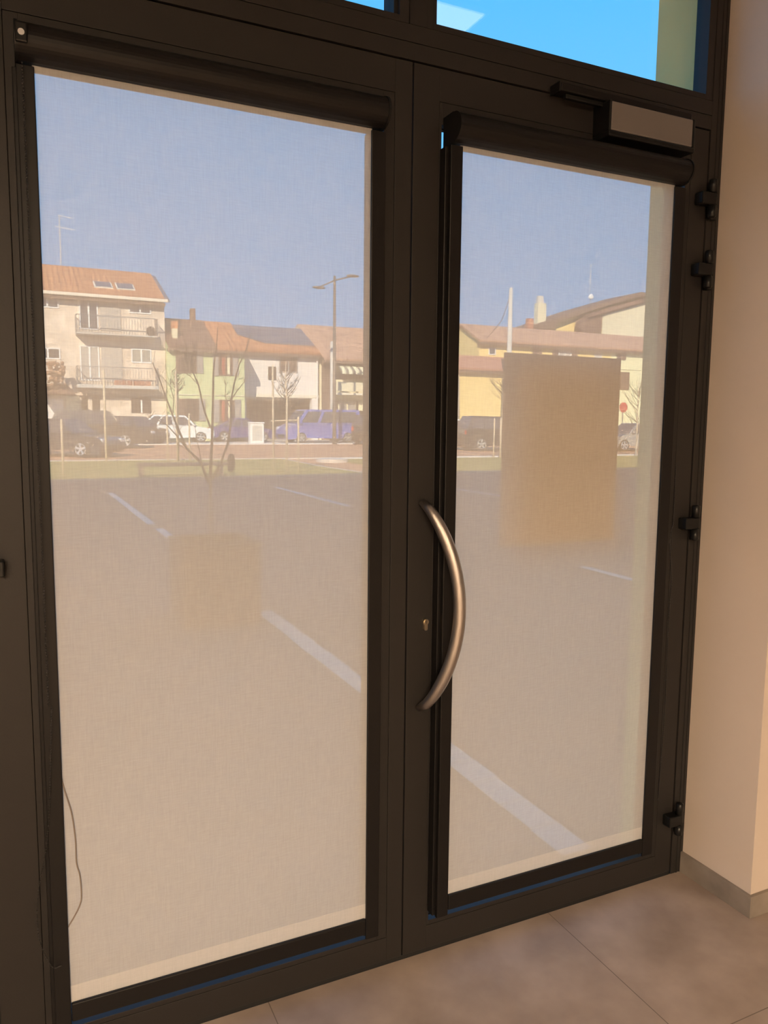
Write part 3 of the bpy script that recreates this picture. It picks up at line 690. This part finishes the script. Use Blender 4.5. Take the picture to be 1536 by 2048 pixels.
M['pots'] = mat('terracotta', (.50, .18, .10), .9)

def window(root, Y, x0, y0, x1, y1, frame=None, panes=2, glassm=None, name='window', fw=.07):
    a, b_ = at(x0, y0, 'y', Y), at(x1, y1, 'y', Y); X0, X1, Z1, Z0 = a.x, b_.x, a.z, b_.z
    f = MB(); f.box(X0, X0+fw, Y-.05, Y+.02, Z0, Z1); f.box(X1-fw, X1, Y-.05, Y+.02, Z0, Z1); f.box(X0+fw, X1-fw, Y-.05, Y+.02, Z0, Z0+fw); f.box(X0+fw, X1-fw, Y-.05, Y+.02, Z1-fw, Z1)
    for k in range(1, panes): xm = X0+(X1-X0)*k/panes; f.box(xm-fw*.7, xm+fw*.7, Y-.05, Y+.02, Z0+fw, Z1-fw)
    fo = f.build(name, frame or M['white'], root)
    MB().box(X0+fw*.8, X1-fw*.8, Y-.02, Y-.006, Z0+fw*.8, Z1-fw*.8).build('pane', glassm or M['glassdark'], fo); return fo
def panel(root, Y, x0, y0, x1, y1, m, name, d=.06, back=.0):
    a, b_ = at(x0, y0, 'y', Y), at(x1, y1, 'y', Y)
    return MB().box(a.x, b_.x, Y-d, Y+back, b_.z, a.z, min(.01, d*.2)).build(name, m, root)
def gable_roof(root, x0, x1, y0, y1, ze, zr, m, yr=None, name='roof', th=.16, over=.5, slope_back=True):
    """ridge parallel to X; y0-over is the street eave"""
    yr = yr or (y0+y1)/2; sl_ = (zr-ze)/(yr-(y0-over))
    q = MB(); q.slab([(x0, y0-over, ze), (x1, y0-over, ze), (x1, yr, zr), (x0, yr, zr)], th)
    if slope_back: q.slab([(x0, yr, zr), (x1, yr, zr), (x1, y1+over, zr-sl_*(y1+over-yr)), (x0, y1+over, zr-sl_*(y1+over-yr))], th)
    return q.build(name, m, root)
def walls(root, x0, x1, y0, y1, z0, ze, zr, m, yr=None, name='wall'):
    yr = yr or (y0+y1)/2
    return MB().prism([(y0, z0), (y1, z0), (y1, ze), (yr, zr), (y0, ze)], 'x', x0, x1).build(name, m, root)
def rafters(root, x0, x1, Y, z, n, over=.45):
    q = MB()
    for k in range(n):
        x = x0+(x1-x0)*(k+.5)/n; q.box(x-.06, x+.06, Y-over-.02, Y, z-.14, z)
    q.build('rafter_ends', M['gutter'], root)
def balcony(root, Y, x0, y0, x1, y1, yrail, d=1.1, m=None):
    a, b_ = at(x0, y0, 'y', Y-d), at(x1, y1, 'y', Y-d); zr = at(x0, yrail, 'y', Y-d).z
    s = MB().box(a.x, b_.x, Y-d, Y, b_.z, a.z, .01).build('balcony_slab', m or M['concrete'], root)
    q = MB(); q.box(a.x, b_.x, Y-d, Y-d+.04, zr-.05, zr); q.box(a.x, a.x+.04, Y-d, Y, zr-.05, zr); q.box(b_.x-.04, b_.x, Y-d, Y, zr-.05, zr)
    n = int((b_.x-a.x)/.16)
    for k in range(n+1):
        x = a.x+(b_.x-a.x-.025)*k/n; q.box(x, x+.022, Y-d+.005, Y-d+.03, a.z, zr-.04)
    for k in range(7): y = Y-d+(d-.05)*k/7; q.box(a.x, a.x+.022, y, y+.022, a.z, zr-.04); q.box(b_.x-.022, b_.x, y, y+.022, a.z, zr-.04)
    q.build('railing', M['rail'], root); return s, a, b_

# house 1: pale pink apartment house with balconies
Y = 48.5
h1 = thing('apartment_house', 'three-storey pale pink house with two balconies and an orange tiled roof', 'house', (3.5, 52, 0))
X0, X1 = at(30, 700, 'y', Y).x, at(335, 750, 'y', 48).x-.02; B12 = X1+.03
ze = at(200, 590, 'y', Y-.5).z; zr = at(200, 538, 'y', 53.5).z
walls(h1, X0, X1, Y, 58.5, 0, ze-.02, zr-.12, M['pinkwall'], 53.5)
gable_roof(h1, X0-.2, X1, Y, 58.5, ze, zr, M['orange'], 53.5)
MB().box(X0-.2, X1+.12, Y-.62, Y-.5, ze-.16, ze+.02, .02).build('gutter', M['gutter'], h1)
MB().box(X0, X1, Y-.5, Y, ze-.36, ze-.2).build('eave_soffit', M['eave'], h1)
xs0, xs1 = at(303, 546, 'y', 53).x, X1+.75
q = MB(); q.slab([(X1-.9, 49.6, ze+.55), (X1+.45, 49.0, ze+.12), (X1+.45, 54.5, zr+.05), (X1-.9, 54.5, zr+.12)], .12); q.build('side_roof_panel', M['solar'], h1)
for x0 in (186, 230):
    a, b_ = at(x0, 567, 'y', 50.2), at(x0+40, 578, 'y', 49.5)
    sl_ = (zr-ze)/(53.5-(Y-.5)); f = lambda yy: ze+sl_*(yy-(Y-.5))
    sk = MB().slab([(a.x, 49.3, f(49.3)+.07), (b_.x, 49.3, f(49.3)+.07), (b_.x, 50.5, f(50.5)+.07), (a.x, 50.5, f(50.5)+.07)], .08).build('skylight', M['gutter'], h1)
    MB().slab([(a.x+.08, 49.42, f(49.42)+.09), (b_.x-.08, 49.42, f(49.42)+.09), (b_.x-.08, 50.42, f(50.42)+.09), (a.x+.08, 50.42, f(50.42)+.09)], .03).build('skylight_glass', M['glassdark'], sk)
window(h1, Y, 70, 590, 118, 617)
window(h1, Y, 157, 595, 197, 660, panes=2, name='balcony_door'); panel(h1, Y, 199, 597, 242, 663, M['curtain'], 'roller_shutter')
window(h1, Y, 257, 601, 302, 629)
window(h1, Y, 70, 694, 121, 719)
window(h1, Y, 159, 691, 200, 762, panes=2, name='balcony_door', glassm=M['curtain']); panel(h1, Y, 202, 692, 246, 765, M['curtain'], 'roller_shutter')
window(h1, Y, 262, 697, 303, 727, panes=2, glassm=mat('curtained_window', (.34, .33, .29), .4))
s_, a, b_ = balcony(h1, Y, 153, 664, 316, 675, 627)
MB().ball((b_.x-.35, Y-.7, a.z+.32), .3, 2).build('potted_bush', M['bark'], h1, True)
s_, a, b_ = balcony(h1, Y, 155, 768, 318, 779, 731)
q = MB()
for k in range(6): q.box(a.x+2.1+k*.36, a.x+2.4+k*.36, Y-.95, Y-.65, a.z, a.z+.3, .03)
q.build('flower_boxes', M['pots'], h1)
panel(h1, Y, 60, 788, 330, 796, M['eave'], 'slab_shade_strip', .12)  # dark strip paints the shade under the balcony slab
panel(h1, Y, 60, 796, 128, 838, M['whitewall'], 'garage_door', .08); panel(h1, Y, 131, 792, 160, 846, M['creamwall'], 'entrance_panel', .10)
panel(h1, Y, 163, 792, 176, 832, M['dark'], 'doorway', .05); panel(h1, Y, 184, 792, 200, 832, M['dark'], 'doorway', .05)
panel(h1, Y, 262, 795, 302, 826, M['dark'], 'ground_window', .05); panel(h1, Y, 281, 800, 285, 826, M['white'], 'window_post', .07)
a, b_ = at(70, 770, 'y', 46.6), at(150, 786, 'y', 46.6)
q = MB(); q.slab([(a.x, 46.6, b_.z), (b_.x, 46.6, b_.z), (b_.x-.3, Y, a.z+.15), (a.x, Y, a.z+.15)], .1); q.build('porch_roof', M['brownroof'], h1)
q = MB(); rg = random.Random(2)
for k in range(110): q.ball((rg.uniform(at(80, 745, 'y', 46.8).x, at(130, 745, 'y', 46.8).x), 46.8+rg.uniform(-.2, .8), at(110, 750, 'y', 46.8).z+rg.uniform(-.55, .75)), rg.uniform(.06, .15), 1)
rb = q.build('climbing_bush', mat('reddish_foliage', (.50, .28, .17), .9, var=.5, scale=7)); tag(rb, 'reddish bush above the porch of the pink house', 'bush')
ax = at(122, 530, 'y', 53.5); q = MB(); zt_ = at(122, 432, 'y', 53.5).z
q.tube([(ax.x, 53.5, zr-.1), (ax.x, 53.5, zt_)], .03, 6); q.build('mast', M['concrete'], h1)
q = MB()
for yy, x0, x1 in ((432, 116, 146), (455, 112, 152)):
    z = at(130, yy, 'y', 53.5).z; q.tube([(at(x0, yy, 'y', 53.5).x, 53.5, z), (at(x1, yy, 'y', 53.5).x, 53.5, z-.1)], .025, 5)
q.build('aerial', M['white'], h1)

# house 2: pale green
Y = 48.0
h2 = thing('green_house', 'pale green two-storey house with brown shutters and a chimney', 'house', (10.5, 51, 0))
X0, X1 = B12, at(489, 750, 'y', Y).x; B23 = X1+.02
ze = at(410, 693, 'y', Y-.5).z; zr = at(410, 641, 'y', 51.5).z
walls(h2, X0, X1, Y, 55, 0, ze-.02, zr-.15, M['greenwall'], 51.5)
xm = at(415, 660, 'y', 50).x
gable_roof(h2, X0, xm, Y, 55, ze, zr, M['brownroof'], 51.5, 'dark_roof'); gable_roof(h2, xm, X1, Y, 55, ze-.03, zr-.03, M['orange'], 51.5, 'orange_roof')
MB().box(X0, X1, Y-.48, Y, ze-.32, ze-.17).build('eave_soffit', M['eave'], h2); rafters(h2, X0, X1, Y, ze-.2, 9)
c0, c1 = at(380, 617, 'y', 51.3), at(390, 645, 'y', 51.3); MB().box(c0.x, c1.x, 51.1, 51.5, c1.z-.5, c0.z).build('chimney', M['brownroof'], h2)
c0, c1 = at(344, 642, 'y', 48.6), at(355, 684, 'y', 48.6); MB().box(c0.x, c1.x, 48.5, 48.9, c1.z-.2, c0.z-.45).build('white_chimney', M['creamwall'], h2)
MB().box(c0.x-.03, c1.x+.03, 48.47, 48.93, c0.z-.45, c0.z).build('chimney_cap', M['orange'], h2)
for x0, y0, x1, y1 in ((351, 702, 406, 747), (425, 705, 477, 752), (354, 797, 411, 842), (426, 799, 482, 845)):
    w3 = (x1-x0)*.23
    window(h2, Y, x0+w3, y0, x1-w3, y1, frame=M['brownshutter'], panes=2, glassm=M['dark'])
    if x0 > 400: panel(h2, Y, 443, y0+3, 450, y1-3, M['redc'], 'red_curtain', .03); panel(h2, Y, 454, y0+3, 460, y1-3, M['creamwall'], 'pale_curtain', .03)
    panel(h2, Y, x0, y0, x0+w3, y1, M['brownshutter'] if x0 < 400 else M['shutter'], 'shutter', .07); panel(h2, Y, x1-w3, y0, x1, y1, M['shutter'], 'shutter', .07)
panel(h2, Y, 353, 696, 404, 700, M['gutter'], 'awning_case', .2); panel(h2, Y, 427, 699, 476, 703, M['gutter'], 'awning_case', .2)
panel(h2, Y, 340, 788, 489, 793, M['gutter'], 'string_course', .06)

# house 3: white
Y = 50.6
h3 = thing('white_house', 'white house with solar panels on its roof and an open porch below', 'house', (16, 54, 0))
X0, X1 = B23, at(637, 750, 'y', Y).x; B34 = X1+.1
ze = at(560, 702, 'y', Y-.5).z; zr = at(560, 656, 'y', 54.3).z; zf = at(560, 795, 'y', Y).z
yr = 54.3
q = MB(); q.prism([(Y, zf), (57, zf), (57, ze), (yr, zr-.15), (Y, ze-.02)], 'x', X0, X1); q.box(X0, X1, Y+2.6, 57, 0, zf); q.build('wall', M['whitewall'], h3)
gable_roof(h3, X0, X1, Y, 57, ze, zr, M['orange'], yr)
MB().box(X0, X1, Y-.48, Y, ze-.34, ze-.17).build('eave_soffit', M['eave'], h3); rafters(h3, X0, X1, Y, ze-.2, 10)
sl_ = (zr-ze)/(yr-(Y-.5)); f = lambda yy: ze+sl_*(yy-(Y-.5))+.07
xa, xb = at(520, 680, 'y', 51.5).x, min(X1-.05, at(630, 688, 'y', 51.5).x)
q = MB(); q.slab([(max(xa, X0)+.3, Y+.6, f(Y+.6)), (xb, Y+.6, f(Y+.6)), (xb, yr-.1, f(yr-.1)), (X0+.05, yr-.1, f(yr-.1)), (X0+.05, Y+2.4, f(Y+2.4))], .05); q.build('solar_panels', M['solar'], h3)
panel(h3, Y, 490, 787, 637, 797, M['gutter'], 'floor_edge', .10)
panel(h3, Y+2.59, 487, 800, 622, 880, M['dark'], 'porch_shade_sheet', .03)  # dark sheet paints the shade inside the open porch
panel(h3, Y, 623, 797, 632, 880, M['whitewall'], 'porch_column', .10, .4); panel(h3, Y, 489, 797, 493, 880, M['whitewall'], 'porch_column', .10, .4)
window(h3, Y, 558, 707, 595, 746, frame=M['shutter'], glassm=M['brownshutter'])
panel(h3, Y, 536, 733, 552, 760, M['dark'], 'dark_patch', .05)  # small dark patch on the wall left of the window
MB().tube([at(634.5, 706, 'y', Y-.12), at(634.5, 880, 'y', Y-.12)], .06, 8).build('downpipe', M['whitewall'], h3)

# house 4: tiled roof with balcony
Y = 50.6
h4 = thing('tiled_house', 'house with faded tile roof, striped awning and balcony behind the street lamp', 'house', (21.5, 54, 0))
X0, X1 = B34, at(830, 750, 'y', Y).x
ze = at(700, 718, 'y', Y-1.0).z; zr = at(700, 655, 'y', 55.5).z
walls(h4, X0, X1, Y, 60, 0, ze-.1, zr-.2, M['creamwall'], 55.5)
gable_roof(h4, X0, X1+.3, Y, 60, ze, zr, M['tan_roof'], 55.5, over=1.0)
MB().box(X0, X1, Y-.95, Y, ze-.32, ze-.15).build('eave_soffit', M['eave'], h4)
panel(h4, Y, 643, 722, 668, 880, M['brownshutter'], 'gap_shade_panel', .06)  # brown panel paints the shaded gap beside the white house
a, b_ = at(671, 722, 'y', Y-.2), at(775, 744, 'y', Y-1.2)
q = MB(); q.slab([(a.x, Y-1.2, b_.z), (b_.x, Y-1.2, b_.z), (b_.x, Y-.05, a.z), (a.x, Y-.05, a.z)], .05); q.box(a.x, b_.x, Y-1.22, Y-1.18, b_.z-.25, b_.z); q.build('awning', M['awning'], h4)
panel(h4, Y, 672, 745, 775, 762, M['dark'], 'balcony_opening', .04)
panel(h4, Y-1.1, 671, 764, 775, 785, M['creamwall'], 'balcony_parapet', .10); panel(h4, Y-1.0, 670, 785, 775, 792, M['gutter'], 'balcony_slab', .15, 1.0)
panel(h4, Y, 672, 800, 735, 880, M['dark'], 'ground_floor_recess', .04); panel(h4, Y, 716, 802, 726, 822, M['creamwall'], 'cream_panel', .08)  # dark sheet on the wall with a cream panel in front
window(h4, Y-.05, 676, 802, 712, 824, frame=M['creamwall'], glassm=M['shutter'])

# house 5: yellow house with rear wing, right
Y = 49.0
h5 = thing('yellow_house', 'long yellow house with tiled roof behind the poster', 'house', (32, 52, 0))
X0, X1 = at(958, 720, 'y', Y).x, at(1222, 720, 'y', Y).x; XF = at(1400, 720, 'y', Y).x
ze = at(1100, 688, 'y', Y-.5).z; zr = at(1100, 660, 'y', 51.6).z
walls(h5, X0, X1, Y, 54.2, 0, ze-.02, zr-.12, M['yellowwall'], 51.6); walls(h5, X1, XF, Y, 54.2, 0, ze-.02, zr-.12, M['paleyellow'], 51.6, 'pale_wall')
gable_roof(h5, X0-.25, XF, Y, 54.2, ze, zr, M['tan_roof'], 51.6)
MB().box(X0-.2, XF, Y-.48, Y, ze-.32, ze-.17).build('eave_soffit', M['eave'], h5); rafters(h5, X0, XF, Y, ze-.2, 18)
window(h5, Y, 977, 695, 991, 710, panes=1); panel(h5, Y, 1065, 688, 1083, 720, M['brownshutter'], 'shuttered_door', .06)
window(h5, Y, 1117, 692, 1142, 720, glassm=M['curtain']); panel(h5, Y, 1105, 691, 1116, 720, M['brownshutter'], 'shutter', .07); panel(h5, Y, 1143, 692, 1154, 720, M['brownshutter'], 'shutter', .07)
window(h5, Y, 1189, 699, 1203, 716, panes=1, glassm=M['curtain']); panel(h5, Y, 1234, 698, 1251, 720, M['brownshutter'], 'shutter', .06)
panel(h5, Y, 1241, 744, 1257, 780, M['brownshutter'], 'shutter', .06); panel(h5, Y, 1225, 738, 1300, 742, M['gutter'], 'string_course', .06)
Y = 46.5
h6 = thing('yellow_annex', 'low yellow annex with red roof at the left edge of the right blind', 'house', (26, 48, 0))
X0, X1 = at(880, 780, 'y', Y).x, at(1040, 780, 'y', Y).x; ze = at(970, 737, 'y', Y-.4).z; zr = at(970, 712, 'y', 48.6).z
walls(h6, X0, X1, Y, 48.9, 0, ze-.02, zr-.1, M['yellowwall'], 48.8)
q = MB(); q.slab([(X0-.2, Y-.45, ze), (X1, Y-.45, ze), (X1, 48.85, zr), (X0-.2, 48.85, zr)], .16); q.build('roof', mat('red_tiles', (.55, .24, .16), .9, var=.2, scale=3), h6)
MB().box(X0, X1, Y-.42, Y, ze-.34, ze-.17).build('eave_soffit', M['eave'], h6)
MB().tube([at(917, 742, 'y', Y-.1), at(917, 850, 'y', Y-.1)], .07, 8).build('downpipe', M['rail'], h6)
# taller house behind
Y = 58.0
h7 = thing('tall_rear_house', 'taller pale house with stepped gable roofs rising behind the yellow house', 'house', (50, 62, 0))
def PZ(x, y, Yv=58.0): p = at(x, y, 'y', Yv); return (p.x, p.z)
q = MB(); q.prism([(PZ(1085, 700)[0], 0), PZ(1092, 648), PZ(1180, 618), PZ(1272, 592), PZ(1330, 612), (PZ(1345, 700)[0], 0)], 'y', 58, 62); q.build('wall', M['yellowwall'], h7)
q = MB(); q.prism([(PZ(1203, 700, 57)[0], 0), PZ(1206, 630, 57), PZ(1345, 590, 57), (PZ(1350, 700, 57)[0], 0)], 'y', 57, 58); q.build('front_wall', M['creamwall'], h7)
q = MB(); q.prism([PZ(1050, 655), PZ(1095, 641), PZ(1180, 612), PZ(1272, 586), PZ(1345, 606), PZ(1345, 613), PZ(1272, 594), PZ(1180, 620), PZ(1105, 646), PZ(1100, 660)], 'y', 57.2, 62.3); q.build('roof', M['eave'], h7)
q = MB(); q.prism([PZ(1178, 628, 56.6), PZ(1350, 580, 56.6), PZ(1350, 588, 56.6), PZ(1180, 634, 56.6)], 'y', 56.6, 58); q.build('front_roof_edge', M['brownroof'], h7)
q = MB(); q.prism([PZ(1158, 655, 57), PZ(1160, 640, 57), PZ(1180, 628, 57), PZ(1205, 630, 57), PZ(1202, 665, 57), PZ(1165, 665, 57)], 'y', 57, 57.6); q.build('brown_gable', M['brownroof'], h7)  # gable piece in the brown roof colour
c0, c1 = at(1074, 606, 'y', 58.5), at(1089, 650, 'y', 58.5); MB().box(c0.x, c1.x, 58.3, 58.9, c1.z, c0.z).build('chimney', M['creamwall'], h7)
c2 = at(1080, 592, 'y', 58.6); MB().box(c0.x+.1, c1.x-.25, 58.4, 58.8, c0.z, c2.z, .05).build('chimney_pot', M['concrete'], h7)
c0, c1 = at(1054, 637, 'y', 56), at(1064, 652, 'y', 56); MB().box(c0.x, c1.x, 55.8, 56.2, c1.z-1.5, c0.z).build('red_chimney', M['pots'], h7)
c0 = at(1181, 594, 'y', 59); MB().tube([(c0.x, 59, at(1181, 625, 'y', 59).z), (c0.x, 59, c0.z)], .04, 6).build('dish_mast', M['rail'], h7)
MB().ball((c0.x, 58.9, c0.z), .32, 2, (1, .3, .8)).build('satellite_dish', M['white'], h7, True)
c1 = at(1182, 528, 'y', 59); MB().tube([(c1.x, 59, c0.z), (c1.x, 59, c1.z)], .03, 6).build('aerial', M['concrete'], h7)
bq = MB(); rg = random.Random(8); bc = at(935, 826, 'y', 45.3)
for k in range(170):
    bq.ball((bc.x+rg.uniform(-.75, .65), 45.3+rg.uniform(-.5, .5), .32+min(1.6, abs(rg.gauss(.55, .4)))), rg.uniform(.08, .18), 1)
tag(bq.build('round_bush', mat('olive_foliage', (.13, .13, .05), .9, var=.5, scale=6)), 'round olive-green bush against the yellow annex wall', 'bush')
